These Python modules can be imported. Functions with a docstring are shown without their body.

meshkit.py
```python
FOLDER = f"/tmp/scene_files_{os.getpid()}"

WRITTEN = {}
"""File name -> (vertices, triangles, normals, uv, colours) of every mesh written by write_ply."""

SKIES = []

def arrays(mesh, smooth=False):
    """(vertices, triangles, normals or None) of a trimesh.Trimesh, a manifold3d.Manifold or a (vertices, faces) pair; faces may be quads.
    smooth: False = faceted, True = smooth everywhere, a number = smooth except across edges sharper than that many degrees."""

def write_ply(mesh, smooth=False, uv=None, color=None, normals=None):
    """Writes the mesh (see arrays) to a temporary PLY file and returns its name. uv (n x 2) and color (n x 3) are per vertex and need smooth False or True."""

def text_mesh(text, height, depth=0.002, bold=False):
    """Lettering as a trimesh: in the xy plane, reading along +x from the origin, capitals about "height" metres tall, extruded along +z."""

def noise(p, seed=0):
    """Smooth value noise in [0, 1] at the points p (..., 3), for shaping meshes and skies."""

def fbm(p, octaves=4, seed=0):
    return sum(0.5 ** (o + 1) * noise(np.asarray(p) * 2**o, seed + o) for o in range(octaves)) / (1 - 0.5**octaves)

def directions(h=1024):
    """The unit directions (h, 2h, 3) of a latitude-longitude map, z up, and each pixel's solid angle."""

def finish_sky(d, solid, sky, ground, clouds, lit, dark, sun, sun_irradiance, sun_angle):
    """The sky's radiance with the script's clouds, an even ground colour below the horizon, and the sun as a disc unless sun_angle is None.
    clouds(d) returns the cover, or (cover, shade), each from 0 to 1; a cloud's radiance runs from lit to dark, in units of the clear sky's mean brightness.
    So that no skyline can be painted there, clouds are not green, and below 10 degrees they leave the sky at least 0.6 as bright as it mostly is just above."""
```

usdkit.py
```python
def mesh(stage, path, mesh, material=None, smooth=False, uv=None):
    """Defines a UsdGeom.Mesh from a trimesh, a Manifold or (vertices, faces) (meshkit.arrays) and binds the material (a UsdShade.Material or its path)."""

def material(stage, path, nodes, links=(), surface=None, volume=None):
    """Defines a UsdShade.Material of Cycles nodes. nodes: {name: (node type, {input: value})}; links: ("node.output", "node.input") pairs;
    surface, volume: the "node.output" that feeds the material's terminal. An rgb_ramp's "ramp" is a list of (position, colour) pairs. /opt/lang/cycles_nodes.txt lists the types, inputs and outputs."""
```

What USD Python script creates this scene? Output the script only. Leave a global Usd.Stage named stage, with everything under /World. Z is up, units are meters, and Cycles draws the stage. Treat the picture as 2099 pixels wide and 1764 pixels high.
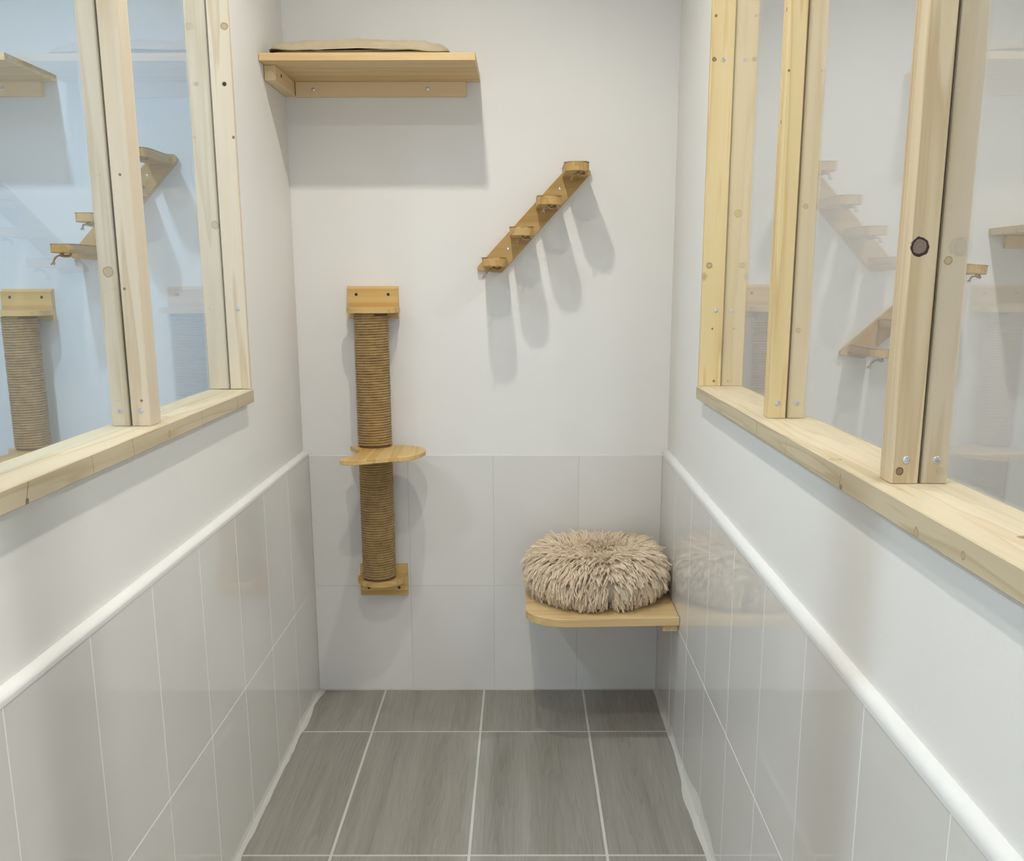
import math
import numpy as np
import trimesh
import manifold3d as m3
import usdkit
import meshkit
from shapely.geometry import Polygon, Point, box as sbox
from shapely.ops import unary_union
from pxr import Usd, UsdGeom, UsdShade, UsdLux, Gf, Sdf, Vt

stage = Usd.Stage.CreateInMemory()
UsdGeom.SetStageUpAxis(stage, UsdGeom.Tokens.z)
UsdGeom.SetStageMetersPerUnit(stage, 1.0)
UsdGeom.Xform.Define(stage, '/World')
UsdGeom.Scope.Define(stage, '/World/Looks')

# ------------------------------------------------------------------ camera, lamps, exposure
# x to the right, y into the picture (back wall at y = 0), z up. Left tiled wall face at x = 0.
W = 1.0247            # clear width of the middle stall between its tiled faces
FPX, CXP, CYP = 2046.62, 1065.83, 1033.13
YAW, PITCH, ROLL = -0.0022047, -0.2201033, -0.0017963
EYE = (0.6181, -2.853, 1.2169)
EXPOSURE = 0.2

cam = UsdGeom.Camera.Define(stage, '/World/camera')
AP = 36.0
cam.CreateHorizontalApertureAttr(AP)
cam.CreateVerticalApertureAttr(AP * 1764 / 2099)
cam.CreateFocalLengthAttr(FPX * AP / 2099)
cam.CreateHorizontalApertureOffsetAttr(-(CXP - 1049.5) * AP / 2099)
cam.CreateVerticalApertureOffsetAttr((CYP - 882.0) * AP / 2099)
cam.CreateFStopAttr(0.0)
cam.CreateExposureAttr(EXPOSURE)
_f = np.array([math.sin(YAW) * math.cos(PITCH), math.cos(YAW) * math.cos(PITCH), math.sin(PITCH)])
_r = np.array([math.cos(YAW), -math.sin(YAW), 0.0])
_u = np.cross(_r, _f)
_c, _s = math.cos(ROLL), math.sin(ROLL)
_right, _up = _c * _r + _s * _u, -_s * _r + _c * _u
cam.AddTransformOp().Set(Gf.Matrix4d(*_right, 0, *_up, 0, *(-_f), 0, *EYE, 1))

SPOT_Z = 2.33         # height of the small ceiling spots
SPOT_POWER = 1340.0    # radiance of a spot's lens
SPOTS = [             # x, y, colour, share of the power, label
    (0.467, -0.874, (1.0, 0.95, 0.875), 1.0, 'white ceiling spot over the middle stall, nearer the back wall'),
    (0.480, -1.760, (1.0, 0.95, 0.875), 1.0, 'white ceiling spot over the middle stall, further from the back wall'),
    (-0.66, -0.874, (0.66, 0.85, 1.05), 1.13, 'white ceiling spot over the left stall, nearer the back wall'),
    (-0.65, -1.760, (0.66, 0.85, 1.05), 1.13, 'white ceiling spot over the left stall, further from the back wall'),
    (1.68, -0.874, (0.95, 0.965, 0.98), 0.85, 'white ceiling spot over the right stall, nearer the back wall'),
    (1.68, -1.760, (0.95, 0.965, 0.98), 0.85, 'white ceiling spot over the right stall, further from the back wall'),
    (0.32, -2.700, (1.0, 0.95, 0.875), 0.8, 'white ceiling spot over the middle stall, nearest the corridor'),
    (-0.65, -2.700, (0.70, 0.87, 1.03), 0.8, 'white ceiling spot over the left stall, nearest the corridor'),
    (1.68, -2.700, (0.97, 0.96, 0.95), 0.7, 'white ceiling spot over the right stall, nearest the corridor'),
    (-0.62, -3.70, (0.95, 0.97, 1.0), 0.35, 'added fill spot over the corridor outside the left stall'),  # this corridor row is unseen, added as extra fill
    (0.48, -3.70, (0.95, 0.97, 1.0), 0.35, 'added fill spot over the corridor outside the middle stall'),
    (1.68, -3.70, (0.95, 0.97, 1.0), 0.35, 'added fill spot over the corridor outside the right stall'),
]
FILLS = [(-0.62, -4.0), (0.52, -4.0), (1.72, -4.0)]   # soft fill lights added over the corridor behind the camera, unseen
FILL_POWER = 0.3
FILL_COLOUR = (0.86, 0.94, 1.0)
for i, (px, py) in enumerate(FILLS):
    L = UsdLux.RectLight.Define(stage, '/World/corridor_fill' + ('_%03d' % i if i else ''))
    L.CreateWidthAttr(0.9); L.CreateHeightAttr(0.9)
    L.CreateIntensityAttr(FILL_POWER); L.CreateColorAttr(Gf.Vec3f(*FILL_COLOUR))
    L.AddTranslateOp().Set(Gf.Vec3d(px, py, 2.385))
    q = L.GetPrim()
    q.SetCustomDataByKey('label', 'added soft fill light over the corridor, unseen, %s of three' % ('left', 'middle', 'right')[i])
    q.SetCustomDataByKey('category', 'ceiling light')

# cool daylight reaches the corridor through the glazed door behind the camera
SKY = (0.78, 0.93, 1.18)
SKY_POWER = 0.55
dome = UsdLux.DomeLight.Define(stage, '/World/sky')
tag_ = dome.GetPrim(); tag_.SetCustomDataByKey('label', 'pale blue daylight sky outside the corridor door'); tag_.SetCustomDataByKey('category', 'sky'); tag_.SetCustomDataByKey('kind', 'structure')
dome.CreateIntensityAttr(SKY_POWER); dome.CreateColorAttr(Gf.Vec3f(*SKY))

# ------------------------------------------------------------------ helpers
def numbered(parent, name):
    p, k = f'{parent}/{name}', 0
    while stage.GetPrimAtPath(p):
        k += 1
        p = f'{parent}/{name}_{k:03d}'
    return p

def tag(prim, label=None, category=None, group=None, kind=None):
    for k, v in (('label', label), ('category', category), ('group', group), ('kind', kind)):
        if v:
            prim.SetCustomDataByKey(k, v)
    return prim

def thing(name, label, category, loc=(0, 0, 0), group=None, kind=None, roty=0.0):
    x = UsdGeom.Xform.Define(stage, numbered('/World', name))
    x.AddTranslateOp().Set(Gf.Vec3d(*loc))
    if roty:
        x.AddRotateYOp().Set(roty)
    return tag(x.GetPrim(), label, category, group, kind)

def part(parent, name, mesh, mat, smooth=False, kind=None, label=None):
    parent = parent if isinstance(parent, str) else str(parent.GetPath())
    p = usdkit.mesh(stage, numbered(parent, name), mesh, mat, smooth=smooth).GetPrim()
    return tag(p, label, None, None, kind)

def copy_of(first, loc, label, roty=0.0):
    d = first.GetCustomData()
    name = first.GetName()
    x = UsdGeom.Xform.Define(stage, numbered('/World', name))
    x.GetPrim().GetReferences().AddInternalReference(first.GetPath())
    x.ClearXformOpOrder()
    x.GetPrim().GetAttribute('xformOp:translate').Set(Gf.Vec3d(*loc)) if x.GetPrim().GetAttribute('xformOp:translate') else None
    ops = [UsdGeom.XformOp(x.GetPrim().GetAttribute('xformOp:translate'))]
    x.SetXformOpOrder(ops)
    if roty:
        x.AddRotateYOp().Set(roty)
    x.GetPrim().SetInstanceable(True)
    return tag(x.GetPrim(), label, d.get('category'), d.get('group'))

def tm(v, f):
    return trimesh.Trimesh(np.asarray(v, float), np.asarray(f), process=False)

def box(x0, x1, y0, y1, z0, z1, c=0.0012):
    """a box with chamfered edges"""
    lo, hi = np.array([x0, y0, z0], float), np.array([x1, y1, z1], float)
    lo, hi = np.minimum(lo, hi), np.maximum(lo, hi)
    if c <= 0:
        m = trimesh.creation.box(hi - lo)
        m.apply_translation((lo + hi) / 2)
        return m
    c = min(c, 0.45 * float((hi - lo).min()))
    pts = []
    for sx in (0, 1):
        for sy in (0, 1):
            for sz in (0, 1):
                p = np.where([sx, sy, sz], hi, lo)
                d = np.where([sx, sy, sz], -c, c)
                for k in range(3):
                    q = p + d
                    q[k] = p[k]
                    pts.append(q)
    return trimesh.convex.convex_hull(np.array(pts))

def cat(*ms):
    return trimesh.util.concatenate([m for m in ms])

def extrude(poly, z0, z1, c=0.0):
    """a plan polygon (shapely or points) from z0 to z1, its rims chamfered by c"""
    if not isinstance(poly, Polygon):
        poly = Polygon(poly)
    if c <= 0:
        m = trimesh.creation.extrude_polygon(poly, z1 - z0, engine='earcut')
        m.apply_translation([0, 0, z0])
        return m
    ring = np.array(poly.exterior.coords)[:-1]
    if Polygon(ring).exterior.is_ccw is False:
        ring = ring[::-1]
    t = np.roll(ring, -1, 0) - ring
    t /= np.linalg.norm(t, axis=1, keepdims=True)
    n1 = np.c_[-t[:, 1], t[:, 0]]
    n = n1 + np.roll(n1, 1, 0)
    n /= np.maximum(np.einsum('ij,ij->i', n, n1), 0.4)[:, None]
    inner = ring + n * c
    k = len(ring)
    lv = [np.c_[inner, np.full(k, z0)], np.c_[ring, np.full(k, z0 + c)], np.c_[ring, np.full(k, z1 - c)], np.c_[inner, np.full(k, z1)]]
    v = np.vstack(lv)
    f = []
    for j in range(3):
        for i in range(k):
            a, b = j * k + i, j * k + (i + 1) % k
            f += [[a, b, b + k], [a, b + k, a + k]]
    from mapbox_earcut import triangulate_float64 as tri
    cap = np.array(tri(inner, np.array([k], np.uint32))).reshape(-1, 3)
    a0 = inner[cap]
    area = np.cross(a0[:, 1] - a0[:, 0], a0[:, 2] - a0[:, 0])
    cap = np.where((area > 0)[:, None], cap, cap[:, ::-1])
    f = np.vstack([f, cap[:, ::-1], cap + 3 * k])
    return tm(v, f)

def swap(m, order, flip=None):
    """re-order a mesh's axes: order (2,0,1) makes new x from old z and so on"""
    v = np.asarray(m.vertices)[:, list(order)]
    f = np.asarray(m.faces)
    par = np.linalg.det(np.eye(3)[list(order)])
    return tm(v, f if par > 0 else f[:, ::-1])

def tube(path, rad, sides=8, cap=True):
    p = np.asarray(path, float)
    r = np.broadcast_to(np.asarray(rad, float), (len(p),))
    t = np.gradient(p, axis=0)
    t /= np.linalg.norm(t, axis=1, keepdims=True) + 1e-12
    ref = np.array([0.31, 0.17, 0.93])
    a = np.cross(t, ref); a /= np.linalg.norm(a, axis=1, keepdims=True)
    b = np.cross(t, a)
    ang = np.arange(sides) * 2 * np.pi / sides
    v = p[:, None] + r[:, None, None] * (np.cos(ang)[None, :, None] * a[:, None] + np.sin(ang)[None, :, None] * b[:, None])
    i, j = np.meshgrid(np.arange(len(p) - 1), np.arange(sides), indexing='ij')
    A, B = i * sides + j, i * sides + (j + 1) % sides
    f = np.stack([A, B, B + sides, A + sides], -1).reshape(-1, 4)
    f = np.vstack([f[:, [0, 2, 1]], f[:, [0, 3, 2]]])
    v = v.reshape(-1, 3)
    if cap:
        n = len(v)
        v = np.vstack([v, p[0], p[-1]])
        k = np.arange(sides)
        e = (len(p) - 1) * sides
        f = np.vstack([f, np.c_[np.full(sides, n), k, (k + 1) % sides], np.c_[np.full(sides, n + 1), e + (k + 1) % sides, e + k]])
    m = tm(v, f)
    return m

def spline(pts, n=60, closed=False):
    from scipy.interpolate import splprep, splev
    p = np.array(pts, float)
    if closed:
        p = np.vstack([p, p[:1]])
    tck, _ = splprep(p.T, s=0, per=closed, k=min(3, len(p) - 1))
    return np.array(splev(np.linspace(0, 1, n, endpoint=not closed), tck)).T

_screw = None
def screw(at, normal, r=0.0046, turn=0.3):
    """a countersunk cross-head screw; its head stands a hair proud of the wood"""
    global _screw
    if _screw is None:
        head = m3.Manifold.revolve(m3.CrossSection([[(0, -0.35), (0.62, -0.35), (1.0, 0.03), (0.9, 0.16), (0.6, 0.24), (0, 0.27)]]), 20)
        for k in (0, 1):
            s = (1.15, 0.24, 0.5) if k else (0.24, 1.15, 0.5)
            head = head - m3.Manifold.cube(s, True).translate((0, 0, 0.27))
        mm = head.to_mesh()
        _screw = (np.array(mm.vert_properties[:, :3]), np.array(mm.tri_verts))
    v = _screw[0] * r
    c, s = math.cos(turn), math.sin(turn)
    v = v @ np.array([[c, s, 0], [-s, c, 0], [0, 0, 1]])
    n = np.array(normal, float); n /= np.linalg.norm(n)
    a = np.cross([0.2, 0.1, 1.0] if abs(n[2]) < 0.9 else [1.0, 0, 0], n); a /= np.linalg.norm(a)
    b = np.cross(n, a)
    return tm(v @ np.array([a, b, n]) + np.array(at), _screw[1])

# ------------------------------------------------------------------ materials
MATS = {}
def mat(name, nodes, links, surface='p.BSDF'):
    if name not in MATS:
        MATS[name] = usdkit.material(stage, '/World/Looks/' + name, nodes, links, surface=surface)
    return MATS[name]

def paint(name, colour, rough=0.55, bump=0.12, scale=220.0, vary=0.02):
    c = np.array(colour)
    return mat(name, {
        'g': ('geometry', {}),
        'n': ('noise_texture', {'scale': scale, 'detail': 3.0}),
        'w': ('noise_texture', {'scale': 1.7, 'detail': 3.0}),
        'r': ('rgb_ramp', {'ramp': [(0.3, tuple(c * (1 - vary))), (0.7, tuple(np.minimum(c * (1 + vary), 1)))]}),
        'b': ('bump', {'strength': bump, 'distance': 0.0012}),
        'p': ('principled_bsdf', {'roughness': rough, 'specular_ior_level': 0.35})},
        [('g.position', 'n.vector'), ('g.position', 'w.vector'), ('w.fac', 'r.fac'), ('r.color', 'p.base_color'),
         ('n.fac', 'b.height'), ('b.normal', 'p.normal')])

def wood(name, dark, mid, light, axis='z', seed=0.0, rings=34.0, fine=0.5, rough=0.5, knots=(), spec=0.3, joints=(), joint_top=0.0):
    """pine: long grain along the axis, growth bands, fine fibre, and knots at given places in the mesh's own space.
    knots: (x, y, z, radius, centre colour, rim colour)"""
    s = {'x': (0.05, 1, 1), 'y': (1, 0.05, 1), 'z': (1, 1, 0.05)}[axis]
    s2 = {'x': (0.012, 1, 1), 'y': (1, 0.012, 1), 'z': (1, 1, 0.012)}[axis]
    nodes = {
        't': ('texture_coordinate', {}),
        'm': ('mapping', {'location': (seed * 1.37, seed * 2.11, seed * 0.73), 'scale': s}),
        'm2': ('mapping', {'location': (seed * 0.91, seed * 1.7, seed * 0.33), 'scale': s2}),
        'n1': ('noise_texture', {'scale': 16.0, 'detail': 3.0, 'roughness': 0.55}),
        'k1': ('math', {'math_type': 'multiply', 'value2': rings / 5.0}),
        'k2': ('math', {'math_type': 'fraction'}),
        'rr': ('rgb_ramp', {'ramp': [(0.0, (0.25,) * 3), (0.55, (0.5,) * 3), (0.86, (1.0,) * 3), (0.93, (0.75,) * 3), (1.0, (0.25,) * 3)]}),
        'n2': ('noise_texture', {'scale': 520.0, 'detail': 4.0, 'roughness': 0.7}),
        'n3': ('noise_texture', {'scale': 7.0, 'detail': 2.0}),
        'mx': ('mix_float', {'fac': fine * 0.45}),
        'mx2': ('mix_float', {'fac': 0.35}),
        'c': ('rgb_ramp', {'ramp': [(0.22, light), (0.5, mid), (0.8, dark)]}),
        'b': ('bump', {'strength': 0.12, 'distance': 0.0012}),
        'p': ('principled_bsdf', {'roughness': rough, 'specular_ior_level': spec}),
    }
    links = [('t.object', 'm.vector'), ('t.object', 'm2.vector'), ('m.vector', 'n1.vector'), ('n1.fac', 'k1.value1'), ('k1.value', 'k2.value1'),
             ('k2.value', 'rr.fac'), ('rr.color', 'mx.a'), ('m2.vector', 'n2.vector'), ('n2.fac', 'mx.b'), ('m.vector', 'n3.vector'),
             ('mx.result', 'mx2.a'), ('n3.fac', 'mx2.b'), ('mx2.result', 'c.fac'), ('n2.fac', 'b.height'), ('b.normal', 'p.normal')]
    col = 'c.color'
    for i, (x, y, z, r, cc, rim) in enumerate(knots):
        nodes[f'kn{i}'] = ('noise_texture', {'scale': 0.8 / r, 'detail': 4.0, 'roughness': 0.7})
        nodes[f'kp{i}'] = ('vector_math', {'math_type': 'distance', 'vector2': (x, y, z)})
        nodes[f'kd{i}'] = ('math', {'math_type': 'multiply_add', 'value2': 1.0 / r, 'value3': -0.37})
        nodes[f'ke{i}'] = ('math', {'math_type': 'multiply_add', 'value2': 0.75})
        nodes[f'kr{i}'] = ('rgb_ramp', {'ramp': [(0.0, tuple(np.array(cc) * 0.75)), (0.12, cc), (0.22, tuple(np.array(cc) * 0.8)), (0.34, cc), (0.42, rim), (0.5, rim), (0.56, mid), (1.0, mid)]})
        nodes[f'kf{i}'] = ('rgb_ramp', {'ramp': [(0.0, (1, 1, 1)), (0.49, (1, 1, 1)), (0.6, (0, 0, 0)), (1.0, (0, 0, 0))]})
        nodes[f'km{i}'] = ('mix_color', {})
        nodes[f'kh{i}'] = ('math', {'math_type': 'multiply', 'value2': 0.5})
        links += [('t.object', f'kp{i}.vector1'), ('t.object', f'kn{i}.vector'), (f'kp{i}.value', f'kd{i}.value1'),
                  (f'kn{i}.fac', f'ke{i}.value1'), (f'kd{i}.value', f'ke{i}.value3'), (f'ke{i}.value', f'kh{i}.value1'),
                  (f'kh{i}.value', f'kr{i}.fac'), (f'kh{i}.value', f'kf{i}.fac'), (f'kf{i}.color', f'km{i}.fac'),
                  (col, f'km{i}.a'), (f'kr{i}.color', f'km{i}.b')]
        col = f'km{i}.result'
    if joints:       # finger joints: hairlines across a board that runs along y, below joint_top
        nodes['js'] = ('separate_xyz', {})
        nodes['jt'] = ('math', {'math_type': 'less_than', 'value2': joint_top})
        nodes['jn'] = ('noise_texture', {'scale': 160.0, 'detail': 2.0})
        links += [('t.object', 'js.vector'), ('js.z', 'jt.value1'), ('t.object', 'jn.vector')]
        for i, (y, k, slant) in enumerate(joints):
            nodes[f'ja{i}'] = ('math', {'math_type': 'multiply_add', 'value2': slant, 'value3': -y - slant * (joint_top - 0.012)})
            nodes[f'jb{i}'] = ('math', {'math_type': 'add'})
            nodes[f'jc{i}'] = ('math', {'math_type': 'absolute'})
            nodes[f'jd{i}'] = ('math', {'math_type': 'multiply_add', 'value2': 0.0022, 'value3': 0.0002})
            nodes[f'je{i}'] = ('math', {'math_type': 'less_than'})
            nodes[f'jf{i}'] = ('math', {'math_type': 'multiply'})
            nodes[f'jg{i}'] = ('math', {'math_type': 'multiply', 'value2': k})
            nodes[f'jm{i}'] = ('mix_color', {'b': (0.22, 0.145, 0.075)})
            links += [('js.z', f'ja{i}.value1'), (f'ja{i}.value', f'jb{i}.value1'), ('js.y', f'jb{i}.value2'), (f'jb{i}.value', f'jc{i}.value1'),
                      ('jn.fac', f'jd{i}.value1'), (f'jc{i}.value', f'je{i}.value1'), (f'jd{i}.value', f'je{i}.value2'), (f'je{i}.value', f'jf{i}.value1'), ('jt.value', f'jf{i}.value2'),
                      (f'jf{i}.value', f'jg{i}.value1'), (f'jg{i}.value', f'jm{i}.fac'), (col, f'jm{i}.a')]
            col = f'jm{i}.result'
    links.append((col, 'p.base_color'))
    return mat(name, nodes, links)

white_wall = paint('wall_paint', (0.82, 0.805, 0.765), rough=0.5)
cool_lit_wall = paint('cool_light_paint', (0.72, 0.775, 0.82), rough=0.5)  # white wall with the left stall's cool light mixed into its colour
white_trim = paint('trim_paint', (0.78, 0.775, 0.745), rough=0.45, bump=0.03)
ceiling_paint = paint('ceiling_paint', (0.82, 0.82, 0.80), rough=0.7)

def tile_mat(name, colour, rough, seed):
    c = np.array(colour)
    return mat(name, {
        'g': ('geometry', {}),
        'm': ('mapping', {'location': (seed, seed * 0.7, seed * 1.3)}),
        'n': ('noise_texture', {'scale': 5.0, 'detail': 2.0}),
        'r': ('rgb_ramp', {'ramp': [(0.35, tuple(c * 0.985)), (0.65, tuple(c * 1.015))]}),
        'b': ('bump', {'strength': 0.03, 'distance': 0.001}),
        'p': ('principled_bsdf', {'roughness': rough, 'specular_ior_level': 0.5})},
        [('g.position', 'm.vector'), ('m.vector', 'n.vector'), ('n.fac', 'r.fac'), ('r.color', 'p.base_color'), ('n.fac', 'b.height'), ('b.normal', 'p.normal')])

wall_tiles = [tile_mat('wall_tile_glaze_%d' % i, np.array((0.745, 0.725, 0.68)) * k, 0.045, i * 3.1) for i, k in enumerate((1.0, 0.985, 1.012))]
wall_grout = paint('wall_grout', (0.90, 0.89, 0.86), rough=0.8, bump=0.2, scale=400)
back_grout = paint('back_grout', (0.62, 0.60, 0.55), rough=0.8, bump=0.2, scale=400)
floor_grout = paint('floor_grout', (0.56, 0.55, 0.50), rough=0.85, bump=0.5, scale=160, vary=0.08)

def floor_tile_mat(name, tone, seed):
    d, m_, l = [np.array(c) * tone for c in ((0.20, 0.186, 0.155), (0.305, 0.290, 0.25), (0.395, 0.38, 0.335))]
    return mat(name, {
        'g': ('geometry', {}),
        'm': ('mapping', {'location': (seed * 1.37, seed * 2.3, 0), 'scale': (1, 0.045, 1)}),
        'm2': ('mapping', {'location': (seed * 0.6, seed * 1.3, 0), 'scale': (1, 0.03, 1)}),
        'n1': ('noise_texture', {'scale': 13.0, 'detail': 3.0, 'roughness': 0.5, 'distortion': 0.25}),
        'k1': ('math', {'math_type': 'multiply', 'value2': 17.0}),
        'k2': ('math', {'math_type': 'fraction'}),
        'rr': ('rgb_ramp', {'ramp': [(0.0, (0.30,) * 3), (0.7, (0.5,) * 3), (0.92, (0.72,) * 3), (1.0, (0.30,) * 3)]}),
        'n2': ('noise_texture', {'scale': 330.0, 'detail': 3.0, 'roughness': 0.65}),
        'n3': ('noise_texture', {'scale': 17.0, 'detail': 3.0, 'roughness': 0.6}),
        'mx': ('mix_float', {'fac': 0.6}),
        'mx2': ('mix_float', {'fac': 0.5}),
        'c': ('rgb_ramp', {'ramp': [(0.28, tuple(l)), (0.5, tuple(m_)), (0.72, tuple(d))]}),
        'b': ('bump', {'strength': 0.25, 'distance': 0.0012}),
        'p': ('principled_bsdf', {'roughness': 0.42, 'specular_ior_level': 0.4})},
        [('g.position', 'm.vector'), ('g.position', 'm2.vector'), ('m.vector', 'n1.vector'), ('n1.fac', 'k1.value1'), ('k1.value', 'k2.value1'),
         ('k2.value', 'rr.fac'), ('rr.color', 'mx.a'), ('m2.vector', 'n2.vector'), ('n2.fac', 'mx.b'), ('m.vector', 'n3.vector'),
         ('mx.result', 'mx2.a'), ('n3.fac', 'mx2.b'), ('mx2.result', 'c.fac'), ('c.color', 'p.base_color'), ('mx.result', 'b.height'), ('b.normal', 'p.normal')])
floor_tiles = [floor_tile_mat('floor_tile_print_%d' % i, t, 1.7 + 5.3 * i) for i, t in enumerate((1.0, 0.94, 1.06, 0.98))]

steel = mat('screw_steel', {'p': ('principled_bsdf', {'base_color': (0.62, 0.63, 0.66), 'metallic': 1.0, 'roughness': 0.28})}, [])
dark_screw = mat('dark_screw', {'p': ('principled_bsdf', {'base_color': (0.07, 0.055, 0.04), 'metallic': 0.6, 'roughness': 0.5})}, [])

glass = mat('clear_pane', {
    'w': ('layer_weight', {'blend': 0.5}),
    'k': ('math', {'math_type': 'power', 'value2': 5.0}),
    'f': ('math', {'math_type': 'multiply_add', 'value2': 0.94, 'value3': 0.045, 'use_clamp': True}),
    'a': ('transparent_bsdf', {'color': (0.985, 0.992, 0.99)}),
    'g': ('glossy_bsdf', {'color': (1, 1, 1), 'roughness': 0.0}),
    'x': ('mix_closure', {})},
    [('w.facing', 'k.value1'), ('k.value', 'f.value1'), ('f.value', 'x.fac'), ('a.BSDF', 'x.closure1'), ('g.BSDF', 'x.closure2')], surface='x.closure')

# ------------------------------------------------------------------ floor
CELLS = [(-1.14, -0.077), (-0.0, W), (1.107, 2.45)]
fl = thing('floor', 'grey wood-look floor tiles with pale grout between the tiled walls', 'floor', kind='structure')
part(fl, 'grout_bed', box(-1.3, 2.6, -4.7, 0.05, -0.06, -0.0009, c=0), floor_grout)
rng = np.random.default_rng(5)
FX, FY = [0.2018 + 0.30 * k for k in range(-6, 9)], [0.0, -0.2925] + [-0.2925 - 0.61 * k for k in range(1, 8)]
gw = 0.0032
k = 0
for j in range(len(FY) - 1):
    y1, y0 = FY[j] - (0.004 if j == 0 else gw), FY[j + 1] + gw
    for i in range(len(FX) - 1):
        a, b = FX[i] + gw, FX[i + 1] - gw
        pieces = [(a, b)]
        if y1 > -3.2:        # tiles stop at the walls of a stall
            pieces = []
            for c0, c1 in CELLS:
                p0, p1 = max(a, c0 + 0.004), min(b, c1 - 0.004)
                if p1 - p0 > 0.02:
                    pieces.append((p0, p1))
        for p0, p1 in pieces:
            part(fl, 'floor_tile', box(p0, p1, y0, y1, -0.008, 0.0 + rng.uniform(-0.0002, 0.0002), c=0.0007), floor_tiles[(i * 3 + j * 5 + k) % 4])
            k += 1
# smeared grout along the foot of the walls, wider and ragged in places
def bead(p0, p1, inward, base, seed, bulge=()):
    n = 160
    t = np.linspace(0, 1, n)
    P = np.array(p0)[None] * (1 - t[:, None]) + np.array(p1)[None] * t[:, None]
    L = np.linalg.norm(np.array(p1) - np.array(p0))
    w = base * (0.75 + 0.9 * (meshkit.fbm(np.c_[t * L * 16, 0 * t, 0 * t + seed], 4, seed) - 0.25))
    for c, s, a in bulge:
        w = w + a * np.exp(-((t * L - c) / s) ** 2)
    inw = np.array(inward, float)
    v = np.vstack([np.c_[P, np.full(n, -0.002)], np.c_[P, np.full(n, 0.0045)], np.c_[P + inw * (w * 0.5)[:, None], 0.0018 + 0 * t], np.c_[P + inw * w[:, None], 0.0005 + 0 * t], np.c_[P + inw * w[:, None], -0.002 + 0 * t]])
    f = []
    for r in range(4):
        for i in range(n - 1):
            a, b = r * n + i, r * n + i + 1
            f += [[a, b, b + n], [a, b + n, a + n]]
    return tm(v, np.array(f))
part(fl, 'grout_bead', bead((0.0, 0.0), (0.0, -3.0), (1, 0), 0.010, 3, ((0.25, 0.05, 0.004), (0.02, 0.03, 0.008))), floor_grout)
part(fl, 'grout_bead', bead((W, 0.0), (W, -3.0), (-1, 0), 0.0085, 8, ((0.66, 0.09, 0.011), (0.8, 0.10, 0.006))), floor_grout)
part(fl, 'grout_bead', bead((0.0, 0.0), (W, 0.0), (0, -1), 0.0055, 12), floor_grout)

# ------------------------------------------------------------------ back wall
H, SEAM = 0.7245, 0.331
wb = thing('wall_back', 'white back wall with grey glazed tiles below a thin dark joint', 'wall', kind='structure')
TT = 0.010            # a tile's thickness: the tiled faces stand this far in front of the paint
part(wb, 'plaster', box(-0.07, 2.6, 0.0, 0.10, 0.0, 2.40, c=0), white_wall)
part(wb, 'plaster', box(-1.3, -0.07, 0.0, 0.10, 0.0, 2.40, c=0), cool_lit_wall, label='white plaster in the left stall, its cool light tinted into the colour')
part(wb, 'grout_bed', cat(*[box(c0 - 0.0, c1 + 0.0, -0.0019, 0.0, 0, H - 0.002, c=0) for c0, c1 in CELLS]), back_grout)
def wall_tile_grid(parent, columns, rows, place, seed, g=0.0007):
    r = np.random.default_rng(seed)
    for i in range(len(columns) - 1):
        for j in range(len(rows) - 1):
            part(parent, 'wall_tile', place(columns[i] + g, columns[i + 1] - g, rows[j] + g, rows[j + 1] - g, r.uniform(-0.00012, 0.00012)), wall_tiles[int(r.integers(3))])
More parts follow.
